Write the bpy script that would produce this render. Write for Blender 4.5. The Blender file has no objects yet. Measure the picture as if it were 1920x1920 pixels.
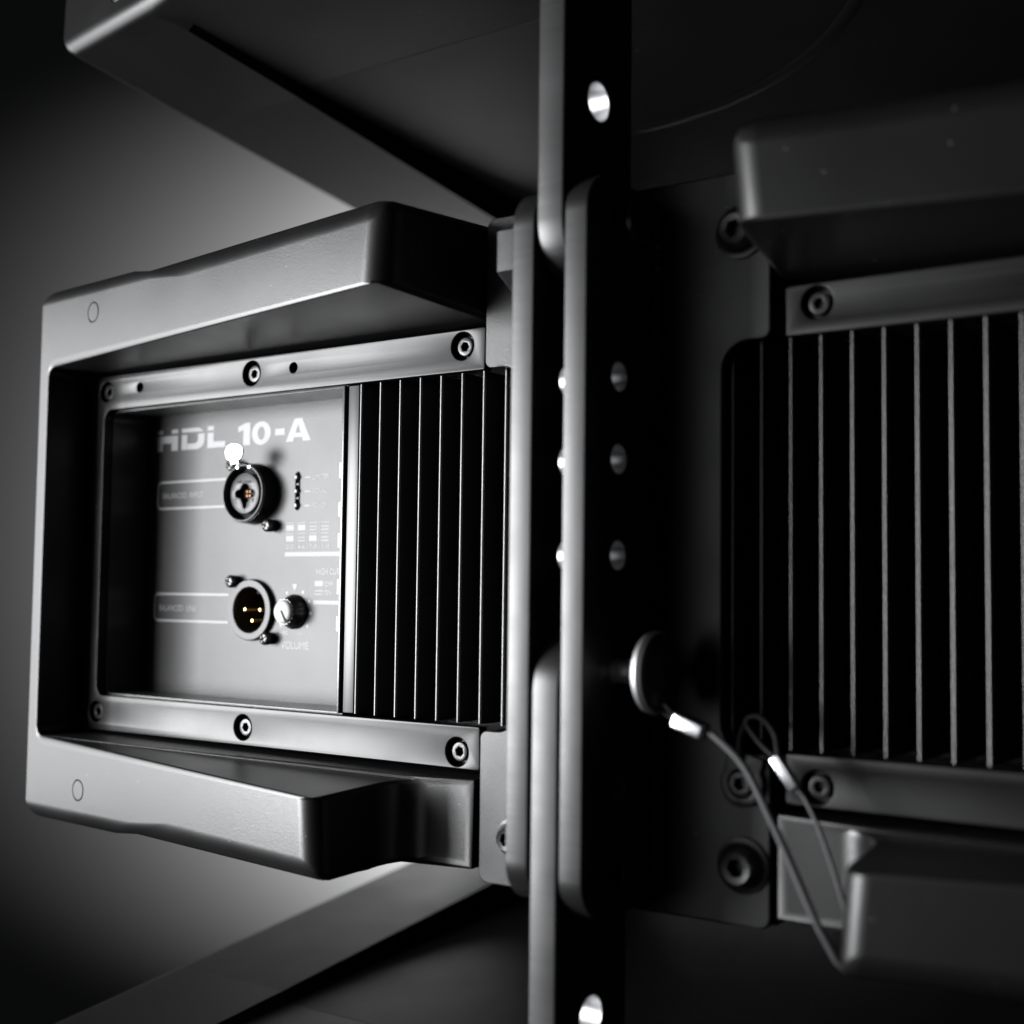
import bpy, bmesh, math, random
from mathutils import Vector, Matrix
random.seed(4)
S = 0.001                      # model is written in millimetres
sc = bpy.context.scene
COL = sc.collection

# ------------------------------------------------------------------ camera
CAMPOS = Vector((287.59, -384.32, -17.23))
RX = Vector((0.8141684286503004, 0.5804950365847044, 0.012461231464964615))
RY = Vector((-0.02575454419497958, 0.05754567398600627, -0.9980106206142323))
RZ = Vector((-0.5800573016887293, 0.8122278054253123, 0.06180225603949626))
cam = bpy.data.cameras.new('camera')
cam.sensor_width = 36.0
cam.lens = 36.0 * 2500 / 1920
cam.clip_start = 0.01
cam.clip_end = 50
co = bpy.data.objects.new('camera', cam)
COL.objects.link(co)
m = Matrix.Identity(4)
for i in range(3):
    m[i][0] = RX[i]; m[i][1] = -RY[i]; m[i][2] = -RZ[i]; m[i][3] = CAMPOS[i] * S
co.matrix_world = m
cam.dof.use_dof = True
foc = Vector((-45, 2, 0)) - CAMPOS
cam.dof.focus_distance = foc.dot(RZ) * S
cam.dof.aperture_fstop = 6.7
sc.camera = co

# ------------------------------------------------------------------ light
w = bpy.data.worlds.new('World'); sc.world = w; w.use_nodes = True
w.node_tree.nodes['Background'].inputs[0].default_value = (0.9, 0.95, 1.0, 1)
w.node_tree.nodes['Background'].inputs[1].default_value = 0.009

def area(name, pos, target, sx, sy, power, color=(1, 1, 1), spread=180):
    l = bpy.data.lights.new(name, 'AREA'); l.shape = 'RECTANGLE'
    l.size = sx * S; l.size_y = sy * S; l.energy = power; l.color = color
    l.spread = math.radians(spread)
    o = bpy.data.objects.new(name, l); COL.objects.link(o)
    p = Vector(pos); o.location = p * S
    o.rotation_euler = (Vector(target) - p).to_track_quat('-Z', 'Y').to_euler()
    return o
area('softbox_light', (-548, -533, 0), (-10, 10, 0), 340, 440, 7.0, (0.975, 0.985, 1.0), 110)
area('softbox_light', (-762, -228, 0), (-150, 10, 0), 340, 440, 1.0, (0.975, 0.985, 1.0), 110)
# low lamp behind the stack that throws its pool of light on the backdrop
area('backdrop_light', (-480, 930, 20), (-830, 1450, 50), 120, 120, 54.0, (1.0, 1.0, 1.0), 94)
# weak frontal fill
area('fill_light', (-340, -950, 40), (100, 0, 0), 600, 700, 0.24, (0.96, 0.98, 1.0), 60)
sc.view_settings.view_transform = 'Standard'
sc.view_settings.look = 'None'
sc.view_settings.exposure = 0.0
sc.view_settings.gamma = 1.0
sc.cycles.use_denoising = True
sc.cycles.max_bounces = 6

# ------------------------------------------------------------------ materials
def mat(name, base, rough=0.4, metal=0.0, spec=0.5, bump=0.0, bscale=3000, bdist=0.0002,
        rvar=0.0, vscale=60, stretch=None, coat=0.0, emit=None, specks=0.0, cvar=0.0):
    M = bpy.data.materials.new(name); M.use_nodes = True
    nt = M.node_tree; N = nt.nodes; L = nt.links
    b = N['Principled BSDF']
    b.inputs['Base Color'].default_value = (*base, 1)
    b.inputs['Roughness'].default_value = rough
    b.inputs['Metallic'].default_value = metal
    b.inputs['Specular IOR Level'].default_value = spec
    b.inputs['Coat Weight'].default_value = coat
    tc = N.new('ShaderNodeTexCoord')
    mp = N.new('ShaderNodeMapping')
    L.new(tc.outputs['Object'], mp.inputs[0])
    if stretch: mp.inputs['Scale'].default_value = stretch
    if bump > 0:
        n = N.new('ShaderNodeTexNoise'); n.inputs['Scale'].default_value = bscale
        n.inputs['Detail'].default_value = 3
        L.new(mp.outputs[0], n.inputs['Vector'])
        bp = N.new('ShaderNodeBump'); bp.inputs['Strength'].default_value = bump
        bp.inputs['Distance'].default_value = bdist
        L.new(n.outputs['Fac'], bp.inputs['Height']); L.new(bp.outputs[0], b.inputs['Normal'])
    if rvar > 0:
        n2 = N.new('ShaderNodeTexNoise'); n2.inputs['Scale'].default_value = vscale
        n2.inputs['Detail'].default_value = 6
        L.new(mp.outputs[0], n2.inputs['Vector'])
        mr = N.new('ShaderNodeMapRange')
        mr.inputs['From Min'].default_value = 0.3; mr.inputs['From Max'].default_value = 0.7
        mr.inputs['To Min'].default_value = rough - rvar; mr.inputs['To Max'].default_value = rough + rvar
        L.new(n2.outputs['Fac'], mr.inputs['Value']); L.new(mr.outputs[0], b.inputs['Roughness'])
    if specks > 0 or cvar > 0:
        col = None
        mix = N.new('ShaderNodeMixRGB'); mix.blend_type = 'MIX'
        mix.inputs[1].default_value = (*base, 1)
        mix.inputs[2].default_value = (0.35, 0.35, 0.36, 1) if specks > 0 else tuple(min(1, c * (1 + cvar)) for c in base) + (1,)
        if specks > 0:       # dust: sparse tiny cells
            v = N.new('ShaderNodeTexVoronoi'); v.inputs['Scale'].default_value = 260
            L.new(tc.outputs['Object'], v.inputs['Vector'])
            wn = N.new('ShaderNodeTexWhiteNoise'); L.new(v.outputs['Position'], wn.inputs['Vector'])
            a = N.new('ShaderNodeMath'); a.operation = 'LESS_THAN'; a.inputs[1].default_value = 0.045
            L.new(v.outputs['Distance'], a.inputs[0])
            c = N.new('ShaderNodeMath'); c.operation = 'LESS_THAN'; c.inputs[1].default_value = specks
            L.new(wn.outputs['Value'], c.inputs[0])
            d = N.new('ShaderNodeMath'); d.operation = 'MULTIPLY'
            L.new(a.outputs[0], d.inputs[0]); L.new(c.outputs[0], d.inputs[1])
            L.new(d.outputs[0], mix.inputs[0])
        else:
            n3 = N.new('ShaderNodeTexNoise'); n3.inputs['Scale'].default_value = vscale
            L.new(mp.outputs[0], n3.inputs['Vector']); L.new(n3.outputs['Fac'], mix.inputs[0])
        L.new(mix.outputs[0], b.inputs['Base Color'])
    if emit:
        b.inputs['Emission Color'].default_value = (*emit[0], 1)
        b.inputs['Emission Strength'].default_value = emit[1]
    return M

PLASTIC = mat('black_moulded_plastic', (0.005, 0.005, 0.0052), 0.34, bump=0.3, bscale=1600, bdist=0.00014, rvar=0.03, vscale=28, specks=0.25)
CABINET = mat('black_cabinet_shell', (0.005, 0.005, 0.0052), 0.36, spec=0.22, bump=0.35, bscale=1100, bdist=0.0002, rvar=0.04, vscale=30, specks=0.12)
RAIL = mat('black_satin_paint', (0.004, 0.004, 0.0042), 0.31, spec=0.25, bump=0.12, bscale=1600, bdist=0.0001, rvar=0.025, vscale=40, specks=0.08)
WELL = mat('black_recess_wall', (0.03, 0.03, 0.03), 0.30, spec=0.6, rvar=0.03)
PANEL = mat('charcoal_panel_paint', (0.010, 0.010, 0.0103), 0.35, spec=0.25, bump=0.3, bscale=1300, bdist=0.00012, rvar=0.015, vscale=30)
INK = mat('white_panel_ink', (0.17, 0.17, 0.173), 0.38, spec=0.30)
FIN = mat('black_anodised_aluminium', (0.009, 0.009, 0.010), 0.25, spec=0.7, rvar=0.03)
FLAT = mat('satin_heatsink_face', (0.012, 0.012, 0.013), 0.32, spec=0.4, bump=0.25, bscale=500, bdist=0.0001, stretch=(1, 1, 0.04))
PLATE = mat('black_powder_coat', (0.006, 0.006, 0.0063), 0.36, spec=0.36, bump=0.22, bscale=1400, bdist=0.0002, rvar=0.03, specks=0.1)
STEEL = mat('blackened_steel_bar', (0.008, 0.008, 0.0083), 0.37, spec=0.5, bump=0.25, bscale=600, bdist=0.00015, rvar=0.05, vscale=60, stretch=(0.06, 0.06, 1))
BARE = mat('worn_bare_hole_steel', (0.5, 0.5, 0.51), 0.42, metal=1.0, bump=0.3, bscale=500)
DARKSTEEL = mat('black_oxide_screw', (0.018, 0.018, 0.019), 0.28, spec=0.32, rvar=0.04)
ZINC = mat('dark_zinc_screw', (0.09, 0.09, 0.09), 0.36, metal=1.0)
CHROME = mat('bright_nickel', (0.70, 0.70, 0.71), 0.20, metal=1.0)
NICKEL = mat('satin_connector_face', (0.012, 0.012, 0.013), 0.36, spec=0.27)
INK2 = mat('thin_panel_ink', (0.135, 0.135, 0.138), 0.38, spec=0.29)
PINM = mat('worn_pin_steel', (0.8, 0.8, 0.81), 0.50, metal=1.0)
GOLD = mat('gold_contact', (0.95, 0.66, 0.26), 0.22, metal=1.0)
COPPER = mat('copper_contact', (0.22, 0.10, 0.05), 0.5, metal=1.0)
BLACK = mat('black_gloss_insert', (0.006, 0.006, 0.006), 0.25)
MATTE = mat('black_matt_inside', (0.006, 0.006, 0.006), 0.7, spec=0.2)
WHITEP = mat('white_knob_plastic', (0.34, 0.34, 0.335), 0.5, spec=0.3)
BUTTON = mat('pale_button_plastic', (0.40, 0.40, 0.41), 0.45)
LEDM = mat('smoked_led_lens', (0.02, 0.02, 0.02), 0.12)
CABLE = mat('grey_coated_wire', (0.05, 0.05, 0.053), 0.5, spec=0.35, bump=0.4, bscale=900)
RUBBER = mat('black_rubber', (0.006, 0.006, 0.006), 0.55, spec=0.25)
ALU = mat('pressed_aluminium', (0.78, 0.78, 0.80), 0.24, metal=1.0, bump=0.25, bscale=400)
BACK = mat("grey_studio_paper", (0.335, 0.335, 0.34), 0.9, spec=0.1, bump=0.05, bscale=60)

# ------------------------------------------------------------------ helpers
def link(name, me, material, parent=None):
    o = bpy.data.objects.new(name, me); COL.objects.link(o)
    if material is not None:
        if len(me.materials) == 0: me.materials.append(material)
    if parent is not None: o.parent = parent
    return o

def bm_obj(name, bm, material, parent=None, smooth=True, scale=True):
    bmesh.ops.recalc_face_normals(bm, faces=bm.faces)
    if scale: bmesh.ops.scale(bm, vec=(S, S, S), verts=bm.verts)
    me = bpy.data.meshes.new(name); bm.to_mesh(me); bm.free()
    if smooth:
        for p in me.polygons: p.use_smooth = True
        me.set_sharp_from_angle(angle=math.radians(38))
    return link(name, me, material, parent)

def bake(o):
    dg = bpy.context.evaluated_depsgraph_get()
    me = bpy.data.meshes.new_from_object(o.evaluated_get(dg))
    o.modifiers.clear(); old = o.data; o.data = me
    me.name = old.name
    return o

def rrect(x0, z0, x1, z1, r, n=7, rs=None):
    rs = rs or (r, r, r, r)   # corners: x0z0, x1z0, x1z1, x0z1
    pts = []
    for (cx, cz, a0, rr) in ((x0 + rs[0], z0 + rs[0], 180, rs[0]), (x1 - rs[1], z0 + rs[1], 270, rs[1]),
                             (x1 - rs[2], z1 - rs[2], 0, rs[2]), (x0 + rs[3], z1 - rs[3], 90, rs[3])):
        if rr <= 0: pts.append((cx, cz)); continue
        for k in range(n + 1):
            a = math.radians(a0 + 90 * k / n)
            pts.append((cx + rr * math.cos(a), cz + rr * math.sin(a)))
    return pts

def circ(x, z, r, n=28, ph=0):
    return [(x + r * math.cos(2 * math.pi * k / n + ph), z + r * math.sin(2 * math.pi * k / n + ph)) for k in range(n)]

def plate(name, outlines, y0, y1, bevel, material, parent=None, axis='Y', res=2, smooth=True):
    """2-D outlines (first outer, others holes) made into a bevelled solid between y0 and y1."""
    cu = bpy.data.curves.new('tmp', 'CURVE'); cu.dimensions = '2D'; cu.fill_mode = 'BOTH'
    t = abs(y1 - y0)
    cu.extrude = t / 2 - bevel; cu.bevel_depth = bevel; cu.bevel_resolution = res; cu.offset = -bevel
    for pts in outlines:
        sp = cu.splines.new('POLY'); sp.points.add(len(pts) - 1); sp.use_cyclic_u = True
        for p, q in zip(sp.points, pts): p.co = (q[0], q[1], 0, 1)
    to = bpy.data.objects.new('tmp', cu); COL.objects.link(to)
    dg = bpy.context.evaluated_depsgraph_get()
    me = bpy.data.meshes.new_from_object(to.evaluated_get(dg))
    bpy.data.objects.remove(to); bpy.data.curves.remove(cu)
    bm = bmesh.new(); bm.from_mesh(me); bpy.data.meshes.remove(me)
    bmesh.ops.remove_doubles(bm, verts=bm.verts, dist=0.001)
    mid = (y0 + y1) / 2
    for v in bm.verts:
        u, q, wz = v.co
        if axis == 'Y': v.co = (u, mid - wz, q)
        else: v.co = (mid + wz, u, q)          # axis X: outline is (Y, Z)
    for f in bm.faces: f.material_index = 0
    return bm_obj(name, bm, material, parent, smooth)

def lathe(name, prof, c, material, parent=None, n=40, axis='Y', squash=1.0):
    """prof: list of (radius, y) from front centre to back; revolved about the axis through c=(x,z)."""
    bm = bmesh.new(); rings = []
    for r, y in prof:
        if r < 1e-6:
            rings.append([bm.verts.new((c[0], y, c[1]) if axis == 'Y' else (y, c[0], c[1]))])
        else:
            ring = []
            for k in range(n):
                a = 2 * math.pi * k / n
                u, v = c[0] + r * math.cos(a), c[1] + r * math.sin(a) * squash
                ring.append(bm.verts.new((u, y, v) if axis == 'Y' else (y, u, v)))
            rings.append(ring)
    for A, B in zip(rings[:-1], rings[1:]):
        for k in range(n):
            a0, a1 = A[k % len(A)], A[(k + 1) % len(A)]
            b0, b1 = B[k % len(B)], B[(k + 1) % len(B)]
            vs = [a0, a1, b1, b0]; u = []
            for v in vs:
                if v not in u: u.append(v)
            if len(u) >= 3:
                try: bm.faces.new(u)
                except ValueError: pass
    return bm_obj(name, bm, material, parent)

def box(name, a, b, material, parent=None, bevel=0.0):
    bm = bmesh.new(); bmesh.ops.create_cube(bm, size=1)
    for v in bm.verts:
        v.co = Vector([(a[i] + b[i]) / 2 + v.co[i] * (b[i] - a[i]) for i in range(3)])
    if bevel > 0: bmesh.ops.bevel(bm, geom=bm.edges[:], offset=bevel, segments=3, profile=0.5, affect='EDGES')
    return bm_obj(name, bm, material, parent)

def tube(name, pts, r, material, parent=None, n=12, res=10):
    """smooth round tube through pts"""
    P = [Vector(p) for p in pts]; path = []
    Q = [P[0] * 2 - P[1]] + P + [P[-1] * 2 - P[-2]]
    for i in range(1, len(Q) - 2):
        for k in range(res):
            t = k / res
            a, b, c, d = Q[i - 1], Q[i], Q[i + 1], Q[i + 2]
            path.append(0.5 * ((2 * b) + (c - a) * t + (2 * a - 5 * b + 4 * c - d) * t * t + (3 * b - a - 3 * c + d) * t ** 3))
    path.append(P[-1])
    bm = bmesh.new(); rings = []; up = Vector((0.3, 0.9, 0.2))
    for i, p in enumerate(path):
        tdir = (path[min(i + 1, len(path) - 1)] - path[max(i - 1, 0)]).normalized()
        s = tdir.cross(up).normalized(); q = tdir.cross(s)
        rr = r(i / (len(path) - 1)) if callable(r) else r
        rings.append([bm.verts.new(p + (s * math.cos(2 * math.pi * k / n) + q * math.sin(2 * math.pi * k / n)) * rr) for k in range(n)])
    for A, B in zip(rings[:-1], rings[1:]):
        for k in range(n): bm.faces.new((A[k], A[(k + 1) % n], B[(k + 1) % n], B[k]))
    bm.faces.new(rings[0]); bm.faces.new(rings[-1])
    return bm_obj(name, bm, material, parent)

def place_xz(src, x, z, y=0, parent=None, name=None):
    o = src.copy(); COL.objects.link(o); o.location = (x * S, y * S, z * S)
    if parent is not None: o.parent = parent
    return o

def text(s, x0, x1, zc, h, y, parent, name='lettering', material=INK, bold=0.0):
    cu = bpy.data.curves.new('tmp', 'FONT'); cu.body = s; cu.size = 1; cu.offset = bold
    cu.extrude = 0.0
    to = bpy.data.objects.new('tmp', cu); COL.objects.link(to)
    dg = bpy.context.evaluated_depsgraph_get()
    me = bpy.data.meshes.new_from_object(to.evaluated_get(dg))
    bpy.data.objects.remove(to); bpy.data.curves.remove(cu)
    xs = [v.co.x for v in me.vertices]; ys = [v.co.y for v in me.vertices]
    ax, bx, ay, by = min(xs), max(xs), min(ys), max(ys)
    for v in me.vertices:
        u = (v.co.x - ax) / (bx - ax); q = (v.co.y - ay) / (by - ay) - 0.5
        v.co = ((x0 + u * (x1 - x0)) * S, y * S, (zc + q * h) * S)
    return link(name, me, material, parent)

def flat_polys(name, polys, y, material, parent):
    """printed shapes: list of outlines lying at depth y"""
    bm = bmesh.new()
    for pts in polys:
        bm.faces.new([bm.verts.new((p[0], y, p[1])) for p in pts])
    return bm_obj(name, bm, material, parent, smooth=False)

def R4(x0, z0, x1, z1): return [(x0, z0), (x1, z0), (x1, z1), (x0, z1)]

def thing(name, label, cat, group=None, loc=(0, 0, 0)):
    o = bpy.data.objects.new(name, None); o.empty_display_size = 0.05; COL.objects.link(o)
    o.location = Vector(loc) * S
    o['label'] = label; o['category'] = cat
    if group: o['group'] = group
    return o

XC = 58.7                       # centre line of the loudspeaker

# ------------------------------------------------------------------ setting
bm = bmesh.new()
bd = [bm.verts.new(p) for p in ((-4200, 1450, -2500), (2600, 1450, -2500), (2600, 1450, 2500), (-4200, 1450, 2500))]
bm.faces.new(bd)
back = bm_obj('studio_backdrop', bm, BACK, smooth=False)
back['kind'] = 'structure'

# ------------------------------------------------------------------ loudspeaker body
mid = thing('line_array_loudspeaker', 'middle black loudspeaker module with recessed input panel, finned heatsink and moulded rear bumpers', 'loudspeaker', 'stacked loudspeaker modules')

GY = lambda x: -20.5 - 0.1335 * (x + 237.5)
def make_bumper(parent, mirror=False):
    """C-shaped moulded rear guard with an upper and a lower horn, hollow in the middle."""
    ZT, YB = 117.4, 60.0
    top_out = [(-237.5, -20), (-4.5, -51), (-1, -25), (2.2, 0.0), (2.2, YB)]
    front = []
    bm = bmesh.new(); V = {}
    def v(k, p): V[k] = bm.verts.new(p)
    # outer top
    v('A', (-237.5, -20.5, ZT + .5)); v('A2', (-169, GY(-169), ZT - .4)); v('A3', (-155, GY(-155), ZT - 1.9)); v('T', (-3.5, GY(-3.5), ZT))
    v('T0', (2.2, 0.0, ZT)); v('Tb', (2.2, YB, ZT + 3.1)); v('A3b', (-159, YB, ZT + 3.1)); v('A2b', (-163, YB, ZT + 8.1)); v('Ab', (-237.5, YB, ZT + 8.1))
    # underside of upper horn
    v('C', (-228.3, GY(-228.3), 82.0)); v('U', (-6.3, GY(-6.3), 87.2)); v('U0', (2.2, 0.0, 82.2)); v('Ub', (2.2, YB, 82.0)); v('Cb', (-228.3, YB, 81.5))
    # lower
    v('E', (-237.5, -20.5, -ZT - .5)); v('E2', (-169, GY(-169), -ZT + .4)); v('E3', (-155, GY(-155), -ZT + 1.9)); v('L2', (-33, GY(-33), -ZT))
    v('D', (-228.3, GY(-228.3), -81.8)); v('L1', (-35.5, GY(-35.5), -88.0))
    NA = 8
    plan = [(-33.2, -24)] + [(-19 - 14 * math.cos(math.radians(90 * k / NA)), -18.6 + 14 * math.sin(math.radians(90 * k / NA))) for k in range(NA + 1)] + [(0.2, -4.6), (1.2, 0), (1.2, YB)]
    NP = len(plan)
    zt = [-86.3] + [-86.0 + 1.6 * k / NA for k in range(NA + 1)] + [-83.8, -82.5, -82.0]
    for i, ((x, y), z) in enumerate(zip(plan, zt)):
        zb = -ZT + 0.8 + 3.0 * min(1, max(0, (i - 1) / NA))
        if i == NP - 1: zb = -ZT - 3.1
        v(f'p{i}', (x, y, z)); v(f'q{i}', (x, y, zb))
    v('E3b', (-159, YB, -ZT - 3.1)); v('E2b', (-163, YB, -ZT - 8.1)); v('Eb', (-237.5, YB, -ZT - 8.1)); v('Db', (-228.3, YB, -81.5))
    F = lambda *ks: bm.faces.new([V[k] for k in ks])
    F('A', 'E', 'D', 'C')
    F('A', 'C', 'U', 'T', 'A3', 'A2')
    v('A2m', (-164, -8, ZT + 1.7)); v('A3m', (-160.5, -8, ZT - .6)); v('E2m', (-164, -8, -ZT - 1.7)); v('E3m', (-160.5, -8, -ZT + .6))
    F('A', 'A2', 'A2m', 'A2b', 'Ab'); F('A2', 'A3', 'A3m', 'A2m'); F('A2m', 'A3m', 'A3b', 'A2b'); F('A3', 'T', 'T0', 'Tb', 'A3b', 'A3m')
    F('T', 'U', 'U0', 'T0'); F('T0', 'U0', 'Ub', 'Tb')
    F('C', 'Cb', 'Ub', 'U0'); F('C', 'U0', 'U')
    F('C', 'D', 'Db', 'Cb')
    F('A', 'Ab', 'Eb', 'E')
    F('D', 'E', 'E2', 'E3', 'L2', 'L1')
    F('E', 'Eb', 'E2b', 'E2m', 'E2'); F('E2', 'E2m', 'E3m', 'E3'); F('E2m', 'E2b', 'E3b', 'E3m')
    ch = ['L1'] + [f'p{i}' for i in range(NP)]
    for a, b in zip(ch[:-1], ch[1:]):
        qa = 'L2' if a == 'L1' else a.replace('p', 'q'); qb = b.replace('p', 'q')
        F(a, qa, qb, b)
    seq = ['L1'] + [f'p{i}' for i in range(NP)]
    for a, b in zip(seq[:-1], seq[1:]):
        F('D', a, b)
    F('D', f'p{NP-1}', 'Db')
    seq = ['L2'] + [f'q{i}' for i in range(NP)]
    for a, b in zip(seq[:-1], seq[1:]):
        F('E3', a, b)
    F('E3', f'q{NP-1}', 'E3b', 'E3m')
    # back
    F('Ab', 'A2b', 'A3b', 'Tb', 'Ub', 'Cb'); F('Ab', 'Cb', 'Db', 'Eb'); F('Eb', 'Db', f'p{NP-1}', f'q{NP-1}', 'E3b', 'E2b')
    bmesh.ops.recalc_face_normals(bm, faces=bm.faces)
    wl = bm.edges.layers.float.new('bevel_weight_edge')
    def W(a, b, wt):
        for e in V[a].link_edges:
            if e.other_vert(V[a]) is V[b]: e[wl] = wt / 12.0; return
        raise RuntimeError((a, b))
    W('A', 'A2', 7); W('A2', 'A3', 5); W('E2', 'E3', 5); W('A3', 'T', 9); W('T', 'T0', 9.5); W('T', 'U', 9.5); W('U', 'U0', 2.5)
    W('A', 'E', 5.5); W('A', 'Ab', 8); W('E', 'Eb', 8); W('E', 'E2', 6); W('E3', 'L2', 9); W('L1', 'L2', 8.5)
    W('C', 'U', 1.3); W('C', 'D', 1.5); W('D', 'L1', 1.3); W('C', 'Cb', 4.0); W('D', 'Db', 4.0)
    W('L1', 'p0', 1.8); W('L2', 'q0', 4)
    for i in range(NA + 2): W(f'p{i}', f'p{i+1}', 1.6); W(f'q{i}', f'q{i+1}', 2.6)
    W(f'p{NA+2}', f'q{NA+2}', 2.8); W('T0', 'Tb', 1.0)
    for k in ('A2', 'A3'): pass
    o = None
    if mirror:
        for vv in bm.verts: vv.co.x = 2 * XC - vv.co.x
        bmesh.ops.recalc_face_normals(bm, faces=bm.faces)
    bmesh.ops.scale(bm, vec=(S, S, S), verts=bm.verts)
    me = bpy.data.meshes.new('rear_bumper'); bm.to_mesh(me); bm.free()
    o = link('rear_bumper', me, PLASTIC, parent)
    md = o.modifiers.new('bevel', 'BEVEL'); md.limit_method = 'WEIGHT'; md.width = 12 * S; md.segments = 8
    md.use_clamp_overlap = False; md.miter_outer = 'MITER_ARC'
    bake(o)
    # shallow round pockets for the moulding caps
    for z in (102.2, -102.0):
        x = -191.3 if not mirror else 2 * XC + 191.3
        c = lathe('cutter', [(0, -40), (4.6, -40), (4.6, -25.2), (0, -25.2)], (x, z), MATTE)
        b = o.modifiers.new('cut', 'BOOLEAN'); b.operation = 'DIFFERENCE'; b.object = c; b.solver = 'EXACT'; b.use_self = False
        nb = len(o.data.polygons); bake(o); print('cap cut', nb, len(o.data.polygons)); bpy.data.objects.remove(c)
    for p in o.data.polygons: p.use_smooth = True
    o.data.set_sharp_from_angle(angle=math.radians(28))
    wn = o.modifiers.new('weighted', 'WEIGHTED_NORMAL'); wn.keep_sharp = True
    return o

def make_cap(parent, x, z, s=1):
    bm = bmesh.new(); n = 30
    prof = [(0, 0), (3.9, 0.0), (4.15, 0.2), (4.2, 1.6)]
    rings = []
    for r, y in prof:
        if r == 0: rings.append([bm.verts.new((0, y, 0))]); continue
        rings.append([bm.verts.new((r * math.cos(2 * math.pi * k / n), y, r * math.sin(2 * math.pi * k / n))) for k in range(n)])
    for A, B in zip(rings[:-1], rings[1:]):
        for k in range(n):
            u = []
            for q in (A[k % len(A)], A[(k + 1) % len(A)], B[(k + 1) % len(B)], B[k % len(B)]):
                if q not in u: u.append(q)
            bm.faces.new(u)
    o = bm_obj('moulded_cap', bm, PLASTIC, parent)
    o.location = Vector((x, -26.75, z)) * S
    o.rotation_euler = (0, 0, math.atan(-0.131) * s)
    return o

bumper_l = make_bumper(mid)
bumper_r = make_bumper(mid, True)
XL = -191.3; XR = 2 * XC + 191.3
caps = [make_cap(mid, XL, 102.2), make_cap(mid, XL, -102.0), make_cap(mid, XR, 102.2, -1), make_cap(mid, XR, -102.0, -1)]

def make_cabinet(parent):
    """tapered box, wider at the far (front) end, with a raised cheek along each side"""
    bm = bmesh.new(); X0 = -236.5; X1 = 2 * XC - X0
    Y0, Y1 = 60.5, 405.0
    hz = lambda y: 117.4 + 4.1 + 0.095 * (y - 60)
    sl = [(X0, 4), (-163, 4), (-159, -1.0), (2 * XC + 159, -1.0), (2 * XC + 163, 4), (X1, 4)]
    rings = []
    for y in (Y0, Y1):
        d = 0 if y == Y0 else 1
        topr = []; botr = []
        for i, (x, dz) in enumerate(sl):
            z = hz(y) + dz - (14 * d if i in (2, 3) else 0)
            topr.append(bm.verts.new((x, y, z))); botr.append(bm.verts.new((x, y, -z)))
        rings.append(topr + botr[::-1])
    n = len(rings[0])
    for k in range(n): bm.faces.new((rings[0][k], rings[0][(k + 1) % n], rings[1][(k + 1) % n], rings[1][k]))
    bm.faces.new(rings[0]); bm.faces.new(rings[1])
    bmesh.ops.recalc_face_normals(bm, faces=bm.faces)
    es = [e for e in bm.edges if abs(e.verts[0].co.y - e.verts[1].co.y) > 100 and (abs(e.verts[0].co.x - X0) < 1 or abs(e.verts[0].co.x - X1) < 1)]
    bmesh.ops.bevel(bm, geom=es, offset=7, segments=5, profile=0.5, affect='EDGES')
    return bm_obj('cabinet', bm, CABINET, parent)
cabinet = make_cabinet(mid)

# front grille side: plain steel sheet, made taller to shut backdrop light out
grille = box('front_grille', (-232, 405.3, -157), (2 * XC + 232, 411, 175.5), PLATE, mid, 1.5)

# central rear frame blocks, above and below the fins
blk = [box('rear_frame_block', (3.0, 0.4, 68.5), (114.4, 60, 117.2), CABINET, mid, 0.8),
       box('rear_frame_block', (3.0, 0.4, -117.2), (114.4, 60, -68.5), CABINET, mid, 0.8)]

# ------------------------------------------------------------------ rigging mount plate (I shape)
def iplate():
    pts = []
    def arc(cx, cz, r, a0, a1, n=7):
        for k in range(n + 1):
            a = math.radians(a0 + (a1 - a0) * k / n); pts.append((cx + r * math.cos(a), cz + r * math.sin(a)))
    L, Rr, T, n0, n1, zi = 3.4, 114.0, 118.0, 20.0, 97.4, 63.6
    arc(L + 4, -T + 4, 4, 180, 270); arc(Rr - 4, -T + 4, 4, 270, 360)
    arc(Rr - 3, -zi - 1.5 - 3, 3, 0, 90); arc(n1 + 9, -zi - 1.5 + 9, 9, 270, 180)
    arc(n1 + 9, zi - 9, 9, 180, 90); arc(Rr - 3, zi + 3, 3, 270, 360)
    arc(Rr - 4, T - 4, 4, 0, 90); arc(L + 4, T - 4, 4, 90, 180)
    arc(L + 3, zi + 3, 3, 180, 270); arc(n0 - 9, zi - 9, 9, 90, 0)
    arc(n0 - 9, -zi - 1.5 + 9, 9, 0, -90); arc(L + 3, -zi - 1.5 - 3, 3, 90, 180)
    return pts
mount = plate('mount_plate', [iplate()], -4.2, 0.0, 0.6, PLATE, mid, smooth=False)

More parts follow.
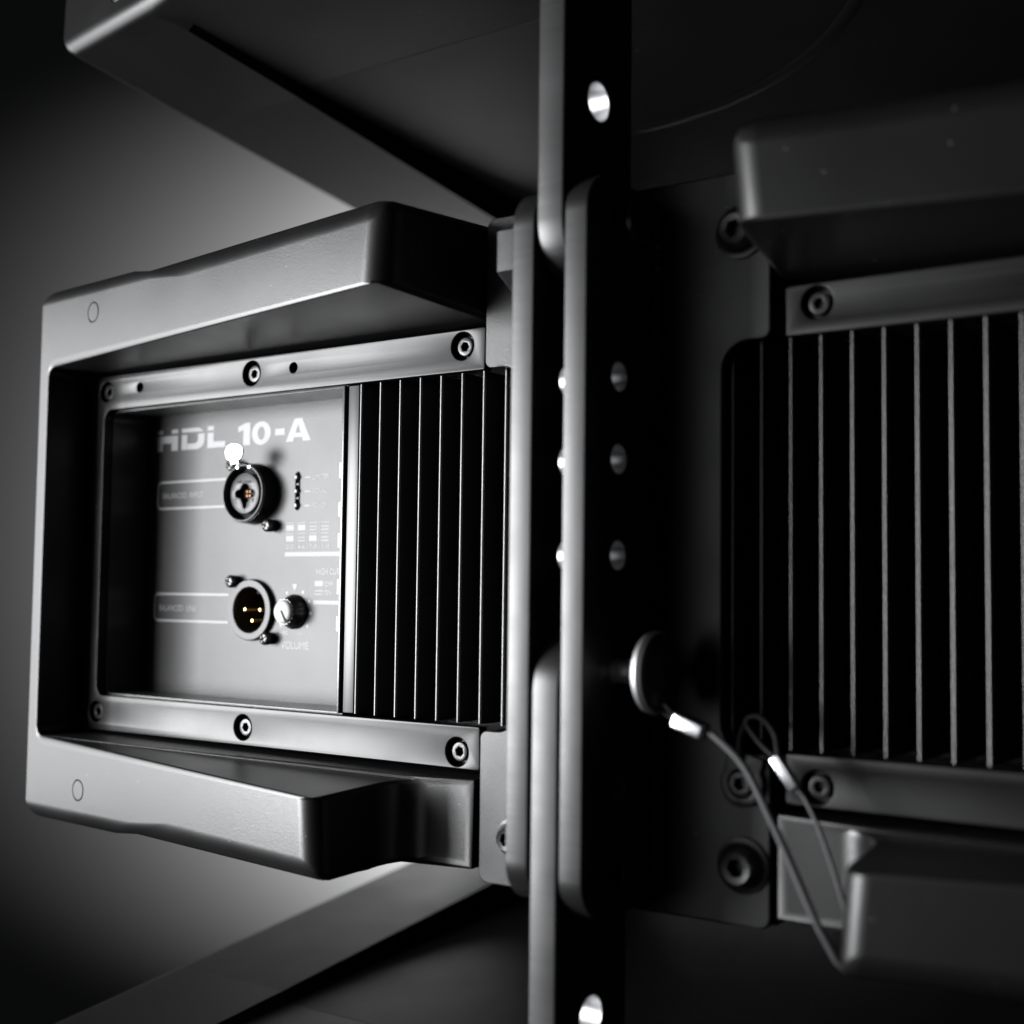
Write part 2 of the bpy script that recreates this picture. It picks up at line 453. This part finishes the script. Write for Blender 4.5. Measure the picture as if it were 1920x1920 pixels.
# ------------------------------------------------------------------ amplifier rails
def counterbore(x, z, r=5.2): return circ(x, z, r, 32)
scr_l = [(-215.4, 72.9), (-120.9, 73.3), (-10.2, 73.8), (-216.2, -72.2), (-121.0, -72.9), (-10.0, -74.2)]
pin_l = [(-192.2, 73.2), (-96.7, 73.5)]
ro = rrect(-227.3, -80.2, 0.2, 80.0, 3, rs=(5, 1.5, 1.5, 5))
win = rrect(-216.4, -64.4, 1.5, 64.3, 4, rs=(4.5, 0.01, 0.01, 4.5))
outl = [(-227.3 + 0, 0)]
def rail_outline():
    o = []
    def arc(cx, cz, r, a0, a1, n=6):
        for k in range(n + 1):
            a = math.radians(a0 + (a1 - a0) * k / n); o.append((cx + r * math.cos(a), cz + r * math.sin(a)))
    arc(-222.3, -75.2, 5, 180, 270); arc(-0.8, -79.0, 1.2, 270, 360); arc(-0.6, -65.4, .8, 0, 90, 3)
    arc(-211.8, -60.1, 4.5, 270, 180); arc(-211.8, 59.9, 4.5, 180, 90); arc(-0.6, 65.0, .8, 270, 360, 3)
    arc(-0.8, 78.8, 1.2, 0, 90); arc(-222.3, 75.0, 5, 90, 180)
    return o
RO = rail_outline()
holes = [counterbore(x, z, 4.6 if x < -200 else 5.2) for x, z in scr_l] + [circ(x, z, 2.1, 20) for x, z in pin_l]
rail_l = plate('amplifier_frame', [RO] + holes, -0.0, 4.5, 0.45, RAIL, mid, res=3)
rail_r = plate('amplifier_frame', [[(2 * XC - x, z) for x, z in RO][::-1]] + [[(2 * XC - x, z) for x, z in h] for h in holes], 0.0, 4.5, 0.45, RAIL, mid, res=3)

# dark backing behind the screw wells
def backing(s):
    X = (lambda x: x) if s > 0 else (lambda x: 2 * XC - x)
    for z0, z1 in ((66.5, 79.3), (-79.4, -66.5)):
        a, b = sorted((X(-226), X(-0.6)))
        box('screw_rail', (a, 4.7, z0), (b, 30, z1), DARKSTEEL, mid)
backing(1); backing(-1)

def hexpts(r, ph=0.0): return [(r * math.cos(math.pi / 3 * k + ph), r * math.sin(math.pi / 3 * k + ph)) for k in range(6)]
def make_socket_screw(r, hexr, h, parent):
    o = plate('socket_screw', [circ(0, 0, r, 28), hexpts(hexr, 0.3)], 0, h, 0.35, DARKSTEEL, parent, res=2)
    bm = bmesh.new(); bm.from_mesh(o.data)
    vs = [bm.verts.new((x * S, (h - 0.3) * S, z * S)) for x, z in circ(0, 0, hexr * 1.1, 12)]
    bm.faces.new(vs); bm.to_mesh(o.data); bm.free()
    return o
ss = make_socket_screw(3.5, 1.75, 3.0, mid)
ss.location = Vector((scr_l[0][0], 1.5, scr_l[0][1])) * S
for i, (x, z) in enumerate(scr_l[1:]):
    o = place_xz(ss, x, z, 1.5, mid); o.rotation_euler = (0, 0.4 * i, 0)
for i, (x, z) in enumerate(scr_l):
    o = place_xz(ss, 2 * XC - x, z, 1.5, mid); o.rotation_euler = (0, 0.7 * i, 0)

# ------------------------------------------------------------------ input panel well
well = plate('panel_well', [rrect(-220, -66.5, -69.9, 66.3, 4), rrect(-216.0, -63.9, -71.0, 63.8, 4.3, rs=(4.5, .3, .3, 4.5))], 4.6, 27, 0.1, WELL, mid, res=0)
panel = plate('input_panel', [R4(-219, -65.5, -70.3, 65.4)[:],
        circ(-143.0, -25.3, 10.6, 40), rrect(-119.0, 17.5, -115.9, 34.1, 1.55), circ(-143.3, 25.3, 11, 40)], 25.0, 26.6, 0.05, PANEL, mid, res=0)
PY = 24.93
# big model lettering, wide stencil capitals cut by a slit
def big_letters():
    P = []
    s0, s1 = 54.3, 55.3      # slit
    zb, zt = 47.3, 57.2
    # H
    P += [R4(-209.6, s1, -205.6, zt), R4(-199.4, s1, -195.0, zt)]
    P += [[(-209.6, zb), (-205.6, zb), (-205.6, 50.9), (-199.4, 50.9), (-199.4, zb), (-195.0, zb), (-195.0, s0), (-209.6, s0)]]
    # D
    P += [[(-192.4, s1), (-179.2, s1), (-177.9, s1), (-178.9, 56.3), (-181.5, zt), (-192.4, zt)]]
    P += [[(-192.4, zb), (-188.6, zb), (-188.6, s0), (-192.4, s0)]]
    P += [[(-188.4, zb), (-181.5, zb), (-178.8, 48.2), (-177.3, 50.0), (-176.9, 52), (-177.2, s0), (-181.4, s0), (-181.2, 52), (-181.8, 50.6), (-183.4, 50.0), (-188.4, 50.0)]]
    # L
    P += [R4(-174.9, s1, -170.9, zt)]
    P += [[(-174.9, zb), (-163.2, zb), (-163.2, 50.0), (-170.9, 50.0), (-170.9, s0), (-174.9, s0)]]
    # 1
    P += [[(-151.6, zb), (-147.3, zb), (-147.3, zt), (-150.4, zt), (-155.0, 55.6), (-155.0, 53.2), (-151.6, 54.2)]]
    # hyphen
    P += [R4(-131.8, 50.5, -125.9, 53.4)]
    # A
    P += [[(-125.2, zb), (-120.8, zb), (-119.9, 49.3), (-119.3, 51.2), (-117.6, 55.2), (-119.9, zt)][:0] or
          [(-125.2, zb), (-120.9, zb), (-117.9, 54.6), (-117.9, zt), (-120.1, zt)]]
    P += [[(-117.9, 54.6), (-114.9, zb), (-110.3, zb), (-115.6, zt), (-117.9, zt)]]
    P += [[(-120.2, 49.0), (-115.6, 49.0), (-116.4, 50.9), (-119.4, 50.9)]]
    return P
flat_polys('model_lettering', big_letters(), PY, INK, panel)
def ring2(x, z, a, b, a2, b2, n=32):
    P = []
    for k in range(n):
        t0, t1 = 2 * math.pi * k / n, 2 * math.pi * (k + 1) / n
        P.append([(x + a * math.cos(t0), z + b * math.sin(t0)), (x + a * math.cos(t1), z + b * math.sin(t1)),
                  (x + a2 * math.cos(t1), z + b2 * math.sin(t1)), (x + a2 * math.cos(t0), z + b2 * math.sin(t0))])
    return P
flat_polys('model_lettering', ring2(-140.3, 52.1, 5.9, 5.2, 2.2, 2.9), PY, INK, panel)

def bracket(z, x0, x1, hh=6.6, wd=1.0, r=3):
    O = rrect(x0, z - hh, x1, z + hh, r); I = rrect(x0 + wd, z - hh + wd, x1, z + hh - wd, r - .8)
    P = []
    def leftarc(cx, cz, ro, ri, a0, a1, n=6):
        for k in range(n):
            t0 = math.radians(a0 + (a1 - a0) * k / n); t1 = math.radians(a0 + (a1 - a0) * (k + 1) / n)
            P.append([(cx + ro * math.cos(t0), cz + ro * math.sin(t0)), (cx + ro * math.cos(t1), cz + ro * math.sin(t1)),
                      (cx + ri * math.cos(t1), cz + ri * math.sin(t1)), (cx + ri * math.cos(t0), cz + ri * math.sin(t0))])
    leftarc(x0 + r, z + hh - r, r, r - wd, 90, 180); leftarc(x0 + r, z - hh + r, r, r - wd, 180, 270)
    P.append(R4(x0, z - hh + r, x0 + wd, z + hh - r))
    P.append(R4(x0 + r, z + hh - wd, x1, z + hh)); P.append(R4(x0 + r, z - hh, x1, z - hh + wd))
    return P
flat_polys('input_bracket_line', bracket(26.6, -208.4, -157), PY, INK, panel)
flat_polys('link_bracket_line', bracket(-25.0, -208.6, -158.5), PY, INK, panel)
TY = PY
text('BALANCED  INPUT', -204.4, -176.8, 26.4, 2.7, TY, panel, material=INK2)
text('BALANCED  LINK', -204.6, -179.4, -25.3, 2.7, TY, panel, material=INK2)
for s_, z, xe in (('LIMITER', 31.5, -99.3), ('SIGNAL', 25.5, -100.5), ('POWER', 19.4, -100.3)):
    text(s_, -108.8, xe, z, 2.1, TY, panel, material=INK2)
    flat_polys('leader_line', [R4(-113.2, z - .22, -110.0, z + .22)], PY, INK, panel)
# dip switch chart
P = []
cx = [-121.4, -114.6, -107.8, -101.0]
for r_, (zz, fill) in enumerate(((10.2, (1, 1, 0, 0)), (5.6, (1, 0, 1, 0)))):
    for x, f_ in zip(cx, fill):
        if f_: P.append(R4(x - 2.3, zz - 1.3, x + 2.3, zz + 1.1))
        else:
            P += [R4(x - 2.3, zz - 1.3, x + 2.3, zz - .85), R4(x - 2.3, zz + .1, x + 2.3, zz + .5)]
        P.append(R4(x - 2.3, zz + 1.9, x + 2.3, zz + 2.15))
for x in (-118.0, -111.2, -104.4): P.append(R4(x - .12, 0.4, x + .12, 12.4))
P.append(R4(-124.2, -2.1, -78, -0.3))
P += [R4(-106.2, -14.7, -101.4, -12.5), R4(-106.2, -18.3, -101.4, -17.9), R4(-106.2, -16.9, -101.4, -16.5), R4(-106.2, -17.9, -105.8, -16.9), R4(-101.8, -17.9, -101.4, -16.9)]
P.append(R4(-106.8, -22.3, -78, -20.7))
flat_polys('switch_chart', P, PY, INK2, panel)
for s_, x in (('2-3', cx[0]), ('4-6', cx[1]), ('7-9', cx[2]), ('10-16', cx[3])):
    text(s_, x - (2.2 if len(s_) < 5 else 2.9), x + (2.2 if len(s_) < 5 else 2.9), 2.0, 2.0, TY, panel, material=INK2)
text('HIGH CURV', -105.4, -90.5, -8.6, 2.5, TY, panel)
text('OFF', -100.6, -95.6, -13.8, 1.9, TY, panel); text('ON', -100.6, -96.6, -17.4, 1.9, TY, panel)
text('VOLUME', -125.3, -109.2, -39.9, 3.2, TY, panel)
text('-oo', -125.6, -121.3, -34.7, 1.4, TY, panel); text('MAX', -114.8, -110.9, -34.9, 1.8, TY, panel)
dots = [(-122.4, -17.7), (-112.9, -17.3), (-109.2, -21.2), (-108.4, -26.2), (-110.0, -31.6), (-126.2, -21.2), (-127.2, -26.2), (-125.6, -31.6)]
flat_polys('dial_mark', [circ(x, z, .75, 12) for x, z in dots] + [[(-119.3, -14.0), (-116.5, -14.0), (-117.9, -16.9)]], PY, INK, panel)
# small vertical print beside the push buttons
for z, h_ in ((44, 2.2), (47.5, 1.4), (40.5, 2), (16, 1.2), (-4, 1.5), (-38, 2), (-42, 1.6), (-46, 1.2)):
    flat_polys('edge_print', [R4(-90.6, z, -90.1, z + h_)], PY, INK, panel)

# combo input socket
CX, CZ = -143.3, 25.3
combo = lathe('combo_socket', [(9.3, 22.6), (11.5, 22.6), (11.6, 18.4), (12.0, 17.9), (12.9, 18.2), (13.1, 20), (13.3, 23.0), (13.5, 24.9)], (CX, CZ), BLACK, mid, n=56)
def polar_union(circles, n=96):
    pts = []
    for k in range(n):
        a = 2 * math.pi * k / n; d = (math.cos(a), math.sin(a)); best = 0.3
        for (x, z, r) in circles:
            b = x * d[0] + z * d[1]; cc = x * x + z * z - r * r; D = b * b - cc
            if D > 0: best = max(best, b + math.sqrt(D))
        pts.append((best * d[0], best * d[1]))
    return pts
keyh = [(x + CX, z + CZ - 0.4) for x, z in polar_union([(0, 0.4, 3.5), (0, 2.0, 2.7), (-4.2, 0.3, 1.7), (4.2, 0.3, 1.7), (-2.6, 0.3, 2), (2.6, 0.3, 2), (0, -2, 2.3), (0, -4.9, 1.25), (0, -3.6, 1.3)])]
face = plate('socket_face', [circ(CX, CZ, 8.9, 48), keyh], 18.7, 21.2, 0.3, NICKEL, combo, res=1)
lathe('socket_rim', [(11.55, 18.6), (11.65, 17.7), (11.95, 17.3), (12.35, 17.3), (12.65, 17.7), (12.75, 18.6)], (CX, CZ), NICKEL, combo, n=56)
lathe('socket_core', [(0, 22.4), (10.6, 22.4), (10.6, 40), (0, 40)], (CX, CZ), MATTE, combo)
for dx, dz in ((-.9, .9), (.9, .9), (-.9, -1.0), (.9, -1.0)):
    lathe('contact', [(0, 21.0), (.4, 21.0), (.55, 21.3), (.55, 22.5)], (CX + dx, CZ + dz), COPPER, combo, n=10)
text('NEUTRIK', CX - 4.6, CX + 4.6, CZ + 4.9, 1.2, 18.65, combo, 'socket_lettering', MATTE, 0.03)
for s_, dx, dz in (('2', -5.3, -3.3), ('1', 5.3, -3.1), ('3', 0, -7.4)):
    text(s_, CX + dx - .45, CX + dx + .45, CZ + dz, 1.6, 18.65, combo, 'socket_lettering', MATTE)
# release latch: small polished oval tab above the socket, on a short neck
tab = polar_union([(-1.2, .2, 4.0), (1.2, .2, 4.0), (0, -1.5, 2.9)])
bm = bmesh.new()
lt = plate('release_latch', [[(x, z * .95) for x, z in tab]], -0.45, 0.45, 0.3, CHROME, combo)
lt.location = Vector((CX + .2, 12.0, 42.4)) * S
lt.rotation_euler = (0, 0, math.radians(3))
box('latch_neck', (CX - 2.6, 12.2, 37.6), (CX + 2.8, 18.6, 38.5), CHROME, combo, .3)
for dx in (-3.2, 4.2):
    o = lathe('latch_tooth', [(0, -.5), (.8, -.4), (1.25, 0.1), (1.3, 1.2)], (0, 0), CHROME, combo, n=16, squash=0.7)
    o.location = Vector((CX + dx, 17.3, CZ + 11.3)) * S

# three pin link plug
LX, LZ = -143.0, -25.3
plug = lathe('three_pin_plug', [(9.9, 38), (9.8, 23.4), (10.2, 22.6), (12.9, 22.6), (13.3, 23.0), (13.5, 24.9)], (LX, LZ), NICKEL, mid, n=56)
lathe('plug_cup', [(0, 40), (9.7, 40), (9.7, 24.2), (9.9, 24.0), (10.0, 41), (0, 41)], (LX, LZ), MATTE, plug)
for dx, dz in ((-4.6, 0.1), (4.6, 0.1), (0, -4.7)):
    lathe('contact_pin', [(0, 24.4), (.6, 24.6), (1.05, 25.4), (1.1, 39)], (LX + dx, LZ + dz), GOLD, plug, n=16)
box('plug_key', (LX + 4.3, 22.9, LZ + 6.9), (LX + 7.6, 36, LZ + 9.4), MATTE, plug, .5).rotation_euler = (0, 0, 0)

def make_phillips(parent):
    o = lathe('cross_screw', [(0, 0.2), (1.6, 0.25), (2.3, 0.55), (2.75, 1.2), (2.8, 2.4), (2.6, 5.0)], (0, 0), ZINC, parent, n=28)
    for a in (0.3, 0.3 + math.pi / 2):
        bm = bmesh.new(); bmesh.ops.create_cube(bm, size=1)
        bmesh.ops.scale(bm, vec=(3.9, 3.4, 1.05), verts=bm.verts)
        bmesh.ops.rotate(bm, verts=bm.verts, cent=(0, 0, 0), matrix=Matrix.Rotation(a, 3, 'Y'))
        c = bm_obj('cutter', bm, MATTE)
        b = o.modifiers.new('cut', 'BOOLEAN'); b.operation = 'DIFFERENCE'; b.object = c; b.solver = 'EXACT'
        bake(o); bpy.data.objects.remove(c)
    o.data.set_sharp_from_angle(angle=math.radians(35))
    return o
ps = make_phillips(mid)
ps.location = Vector((-131.6, 19.8, 11.2)) * S
for i, (x, z) in enumerate(((-155.0, 38.3), (-153.6, -13.0), (-131.4, -37.4))):
    o = place_xz(ps, x, z, 19.8, mid); o.rotation_euler = (0, 0.5 + i, 0)

# status lights
box('light_slot', (-119.6, 26.7, 16.9), (-115.3, 29, 34.8), MATTE, mid)
for z in (31.8, 25.8, 19.7):
    lathe('status_light', [(0, 23.3), (.8, 23.5), (1.3, 24.2), (1.45, 25.2), (1.45, 26.8)], (-117.45, z), LEDM, mid, n=20)
for z in (28.8, 22.8):
    box('slot_bridge', (-118.9, 25.2, z - .45), (-116.9, 26.4, z + .45), PANEL, mid, .1)

# volume knob
kb = bmesh.new()
def ribbed(r, y, n=36, amp=0.0):
    return [kb.verts.new(((r + (amp if k % 2 else 0)) * math.cos(2 * math.pi * k / n), y, (r + (amp if k % 2 else 0)) * math.sin(2 * math.pi * k / n))) for k in range(n)]
rings = [ribbed(7.3, 24.8), ribbed(7.4, 24.0), ribbed(6.6, 22.6), ribbed(5.9, 21.6, amp=.3), ribbed(5.3, 18.6, amp=.3)]
for A, B in zip(rings[:-1], rings[1:]):
    for k in range(36): kb.faces.new((A[k], A[(k + 1) % 36], B[(k + 1) % 36], B[k]))
kb.faces.new(rings[0]); kb.faces.new(rings[-1])
knob = bm_obj('volume_knob', kb, BLACK, mid)
knob.location = Vector((-117.7, 0, -25.7)) * S
lathe('knob_cap', [(0, 17.0), (3.8, 17.1), (4.6, 17.4), (5.0, 18.0), (5.1, 18.8), (0, 18.9)], (0, 0), WHITEP, knob, n=40)
flat_polys('knob_pointer', [[(-0.5, .5), (2.5, -4.5), (3.3, -4.0), (0.4, .8)]], 16.9, MATTE, knob)

# push buttons half hidden by the heatsink edge
for z0, z1 in ((29.1, 35.9), (13.4, 19.7), (0.8, 7.1), (-18.2, -11.7), (-33.2, -26.7)):
    box('push_button', (-85.0, 15.5, z0), (-76, 24.95, z1), BUTTON, mid, .5)
for z in (27.9, 12.2, -0.4, -19.4, -34.4):
    lathe('button_rivet', [(0, 20.6), (.5, 20.8), (.6, 25)], (-84.3, z), BLACK, mid, n=10)

# ------------------------------------------------------------------ heatsink
hs = box('heatsink_base', (-68.0, 36, -79), (2 * XC + 216, 44, 79), FIN, mid)
box('heatsink_side', (-69.6, 0.2, -64.0), (-68.3, 36, 64.0), FIN, mid, .3)
box('heatsink_face_strip', (-66.9, 0.9, -63.6), (-61.3, 4.5, 63.7), FLAT, mid, .3)
box('heatsink_filler', (-68.2, 5.0, -63.6), (-61.0, 35.5, 63.7), MATTE, mid)
# fin with rippled flanks
right = []
y = 12.0
while y < 34:
    right += [(0.66 + 0.012 * y, y), (1.0 + 0.012 * y, y + 0.8), (0.66 + 0.012 * y, y + 1.6)]; y += 6.0
left = [(-x, yy) for x, yy in right]
fb = bmesh.new()
nose = [(-0.72 * math.cos(math.radians(20 * k)), 1.0 - 0.72 * math.sin(math.radians(20 * k))) for k in range(10)]
outline = nose + right + [(1.1, 36.1), (-1.1, 36.1)] + left[::-1]
for zz in (-63.6, 63.7): pass
va = [fb.verts.new((x, yy, -63.6)) for x, yy in outline]; vb = [fb.verts.new((x, yy, 63.7)) for x, yy in outline]
n = len(outline)
for i in range(n): fb.faces.new((va[i], va[(i + 1) % n], vb[(i + 1) % n], vb[i]))
fb.faces.new(va); fb.faces.new(vb)
fin = bm_obj('heatsink_fin', fb, FIN, mid)
fin.location = (-59.95 * S, 0, 0)
for i in range(1, 39):
    o = fin.copy(); COL.objects.link(o); o.parent = mid; o.location = ((-59.95 + 9.93 * i) * S, 0, 0)

# ------------------------------------------------------------------ rigging
def side_outline(y0=-46, y1=-4.3, z0=-112, z1=112, rf=13):
    return rrect(y0, z0, y1, z1, 4, n=10, rs=(rf, 1, 1, rf))
hz = [(-26, 101.8), (-26, 51.7), (-26, 25.6), (-26, -4.6), (-26, -40.5), (-26, -76.3), (-26, -102.1)]
hh = [circ(y, z, 4.7, 28) for y, z in hz]
pl = plate('rigging_plate', [side_outline()] + hh, 44.8, 53.2, 0.6, STEEL, mid, axis='X', res=3)
pr = plate('rigging_plate', [side_outline(z0=-115, z1=114)] + hh, 64.6, 72.8, 0.6, STEEL, mid, axis='X', res=3)
for y, z in hz[1:6]:
    for xa, xb in ((45.0, 53.0), (64.8, 72.6)):
        bm = bmesh.new(); A = []; B = []
        for k in range(28):
            a = 2 * math.pi * k / 28
            A.append(bm.verts.new((xa, y + 4.62 * math.cos(a), z + 4.62 * math.sin(a)))); B.append(bm.verts.new((xb, y + 4.62 * math.cos(a), z + 4.62 * math.sin(a))))
        for k in range(28): bm.faces.new((A[k], A[(k + 1) % 28], B[(k + 1) % 28], B[k]))
        sl_ = bm_obj('hole_sleeve', bm, BARE, mid)
# engraved rings round the holes: thin raised rims
for y, z in hz[1:]:
    plate('hole_rim', [circ(y, z, 10.6, 40), circ(y, z, 10.0, 40)], 72.75, 72.95, 0.05, STEEL, mid, axis='X', res=0)
# weld beads where the plate meets the mount plate
for za, zb in ((52, 108), (-110, -56)):
    pts = []; z = za
    while z < zb: pts.append((73.4, -5.0, z)); z += 1.6
    tube('weld_bead', pts, lambda t: 2.3 + 0.35 * math.sin(t * 150) + .2 * math.sin(t * 61), RUBBER, mid, n=8, res=2)
# hexagonal nut clamping the plates on the near left side
hexo = [(-18 + 13.2 * math.cos(math.radians(60 * k)), 97.2 + 13.2 * math.sin(math.radians(60 * k))) for k in range(6)]
hexo = [(-18 + 13.6 * math.cos(math.radians(60 * k + 30)), 97.2 + 13.6 * math.sin(math.radians(60 * k + 30))) for k in range(6)]
nut = plate('clamp_nut', [hexo], 26.2, 44.6, 1.2, DARKSTEEL, mid, axis='X', res=2)
lathe('clamp_bolt_head', [(0, 76.5), (6.5, 76.5), (7.6, 75.6), (7.8, 73.0)], (-20, 101.8), DARKSTEEL, mid, axis='X')

# screws on the mount plate
def big_screw(x, z, r=7.0, hr=3.9, h=6.0, y0=-4.3):
    o = lathe('flange_screw', [(hr * .95, y0 - h + .25), (hr + .8, y0 - h + .1), (r * .82, y0 - h * .75), (r * .95, y0 - h * .4), (r * .97, y0 - 1.4), (r * 1.02, y0 - 1.2), (r * 1.22, y0 - 1.0), (r * 1.25, y0 - .3), (r * 1.25, y0 + .1)], (0, 0), DARKSTEEL, mid, n=40)
    bm = bmesh.new(); bm.from_mesh(o.data)
    hx = hexpts(hr * .78, .2)
    # flat ring from round rim to hexagon, hexagonal pit
    ro = [bm.verts.new((hr * .95 * S * math.cos(math.pi / 12 * k), (y0 - h + .25) * S, hr * .95 * S * math.sin(math.pi / 12 * k))) for k in range(24)]
    h1 = []; h2 = []
    for k in range(24):
        t = (k / 4.0); i = int(t) % 6; fr = t - int(t)
        p = (hx[i][0] * (1 - fr) + hx[(i + 1) % 6][0] * fr, hx[i][1] * (1 - fr) + hx[(i + 1) % 6][1] * fr)
        h1.append(bm.verts.new((p[0] * S, (y0 - h + .35) * S, p[1] * S))); h2.append(bm.verts.new((p[0] * S, (y0 - 1.5) * S, p[1] * S)))
    for k in range(24):
        j = (k + 1) % 24
        bm.faces.new((ro[k], ro[j], h1[j], h1[k])); bm.faces.new((h1[k], h1[j], h2[j], h2[k]))
    bm.faces.new(h2)
    bm.to_mesh(o.data); bm.free(); o.data.set_sharp_from_angle(angle=math.radians(35))
    o.location = Vector((x, 0, z)) * S
    return o
b1 = big_screw(105.2, -99.4)
for x, z in ((18.3, -101.0), (104.0, 98.2), (18.0, 98.2)):
    o = place_xz(b1, x, z, 0, mid)
    if x < 50: o.scale = (.78, .9, .78)
# small screw with teardrop lug
lug = [(105.4 + 7.2 * math.cos(a), -74.4 + 7.2 * math.sin(a)) for a in [math.radians(150 + 240 * k / 20) for k in range(21)]] + [(112.8, -66.6), (101.2, -63.4)]
plate('lanyard_lug', [lug, circ(105.4, -74.4, 4.4, 28)], -6.4, -4.25, 0.4, PLATE, mid)
o = make_socket_screw(3.9, 1.9, 3.2, mid); o.location = Vector((105.4, -7.6, -74.4)) * S; o.name = 'socket_screw'

# ------------------------------------------------------------------ neighbour modules
def copy_part(o, parent):
    c = o.copy(); COL.objects.link(c); c.parent = parent; return c
def module(label, tilt, edge_y, edge_z, sign):
    t = thing('line_array_loudspeaker', label, 'loudspeaker', 'stacked loudspeaker modules')
    for o in [cabinet, bumper_l, bumper_r, mount, rail_l, rail_r, hs, pl, pr, grille] + caps + blk: copy_part(o, t)
    R = Matrix.Rotation(tilt, 3, 'X')
    # rear edge of the module facing the middle one: local (y=-20, z=-+117.4)
    loc = Vector((0, edge_y, edge_z)) - R @ Vector((0, -20, -117.4 * sign))
    t.location = loc * S; t.rotation_euler = (tilt, 0, 0)
    if sign < 0:
        for c in t.children:
            if c.name.startswith('front_grille'): c.scale.z = 0.891
    return t, R, loc
up, upR, upL = module('black loudspeaker module above the middle one, its dark underside sloping away', -0.036, -14, 231, 1)
lo, loR, loL = module('black loudspeaker module below the middle one, only its dark top face in view', 0.040, -11, -213.0, -1)

pts = []  # shallow raised arc, added to give the underside a faint curved highlight
for k in range(20):
    a = math.radians(100 - 95 * k / 19)
    pts.append((-38 + 169 * math.cos(a), 7 + 169 * math.sin(a), 0))
arc_tube = tube('highlight_arc', [(x, y, -(120.5 + 0.095 * (y - 60) - 14 * (y - 60) / 345) + 11.45) for x, y, z in pts], 12.0, CABINET, up, n=12, res=3)
# ------------------------------------------------------------------ link bars between modules
def bar(label, z_end, z_far, holez, tilt):
    s = 1 if z_far > z_end else -1
    R_ = 20.6; yc = -25.3
    zc = z_end + s * R_
    pts = []
    for k in range(25):
        a = math.radians(180 * k / 24)
        pts.append((yc - R_ * math.cos(a), zc - s * R_ * math.sin(a)))
    pts += [(yc + R_, z_far), (yc - R_, z_far)]
    piv = (yc, zc)
    o = plate('link_bar', [pts, circ(yc, holez, 6.4, 36), circ(yc, zc, 5.5, 32)], 53.9, 64.1, 1.0, STEEL, None, axis='X', res=3)
    o['label'] = label; o['category'] = 'link bar'; o['group'] = 'steel link bars joining the modules'
    bm = bmesh.new(); A = []; B = []
    for k in range(36):
        a = 2 * math.pi * k / 36
        A.append(bm.verts.new((54.3, yc + 6.3 * math.cos(a), holez + 6.3 * math.sin(a)))); B.append(bm.verts.new((63.7, yc + 6.3 * math.cos(a), holez + 6.3 * math.sin(a))))
    for k in range(36): bm.faces.new((A[k], A[(k + 1) % 36], B[(k + 1) % 36], B[k]))
    bm_obj('hole_sleeve', bm, BARE, o)
    return o
bar('steel link bar whose rounded lower end drops between the two rigging plates', 79.5, 330, 142.2, 0)
bar('steel link bar whose rounded upper end rises from below between the rigging plates', -26.5, -330, -147.5, 0)

# ------------------------------------------------------------------ locking pin and lanyard
pin = thing('locking_pin', 'steel quick-release pin with round knob pushed through the right rigging plate', 'locking pin', loc=(73, -26, -40.5))
def child_loc(o): o.location = -pin.location
child_loc(lathe('pin_shaft', [(3.7, 40), (3.7, 84), (0, 84)], (-26, -40.5), PINM, pin, axis='X'))
child_loc(lathe('pin_knob', [(4.2, 78.5), (5.0, 81), (8.5, 83.2), (12.2, 84.6), (12.9, 86.2), (12.0, 87.6)], (-26, -40.5), PINM, pin, axis='X', n=48))
child_loc(lathe('pin_button', [(12.1, 87.4), (11.0, 89.3), (7.5, 91.0), (0, 91.6)], (-26, -40.5), RUBBER, pin, axis='X', n=48))

lan = thing('safety_lanyard', 'thin grey wire lanyard with silver crimps hanging from the locking pin to a lug', 'lanyard', loc=(95, -28, -55))
def lc(o): o.location = -lan.location; return o
lc(tube('wire', [(93.2, -28, -53.6), (98, -28, -55), (104, -28, -56.9), (108.1, -28, -58.6), (117.0, -28, -66.4), (125.3, -28, -80.7), (131.8, -28, -93.3),
                 (138.0, -28, -105.7), (142.0, -27.2, -113), (144.6, -26, -117.6), (147.3, -23.8, -118.9), (148.2, -21.8, -115.8)], 1.2, CABLE, lan, n=12))
lc(tube('wire', [(127.0, -15, -72.7), (130.0, -15, -75.8), (134.6, -16, -83.6), (140.2, -18, -95.6), (146.0, -21, -109.5), (148.2, -21.8, -115.8)], 0.75, CABLE, lan, n=12))
lc(tube('loop', [(93.2, -27, -53.8), (89.5, -26.5, -52.5), (88.3, -27.5, -50.0), (91, -29, -49.5), (94, -28.5, -52.8)], 0.8, RUBBER, lan, n=10))
lc(tube('loop', [(120.8, -15.2, -64.6), (114.5, -14.5, -59.5), (110.5, -13.5, -54.5), (114.5, -13, -53.0), (119.5, -13.5, -57.5), (121.6, -15.3, -63.8)], 0.95, RUBBER, lan, n=10))
lc(tube('loop', [(110.6, -13.5, -54.6), (106.5, -9.5, -60), (105.4, -7.3, -66.5), (105.4, -5.6, -69.0)], 0.95, RUBBER, lan, n=10))
def ferrule(a, b, r, sq):
    a = Vector(a); b = Vector(b); d = (b - a); Ln = d.length
    bm = bmesh.new()
    bmesh.ops.create_cube(bm, size=1); bmesh.ops.scale(bm, vec=(r * 2, r * 2 * sq, Ln), verts=bm.verts)
    bmesh.ops.bevel(bm, geom=bm.edges[:], offset=r * .3, segments=3, profile=.5, affect='EDGES')
    q = d.to_track_quat('Z', 'Y')
    bmesh.ops.rotate(bm, verts=bm.verts, cent=(0, 0, 0), matrix=q.to_matrix())
    bmesh.ops.translate(bm, verts=bm.verts, vec=(a + b) / 2)
    return lc(bm_obj('crimp', bm, ALU, lan))
ferrule((94.0, -28, -53.7), (104.4, -28, -57.2), 3.0, 0.8)
ferrule((120.3, -15, -64.0), (127.0, -15, -72.9), 1.7, 1.0)
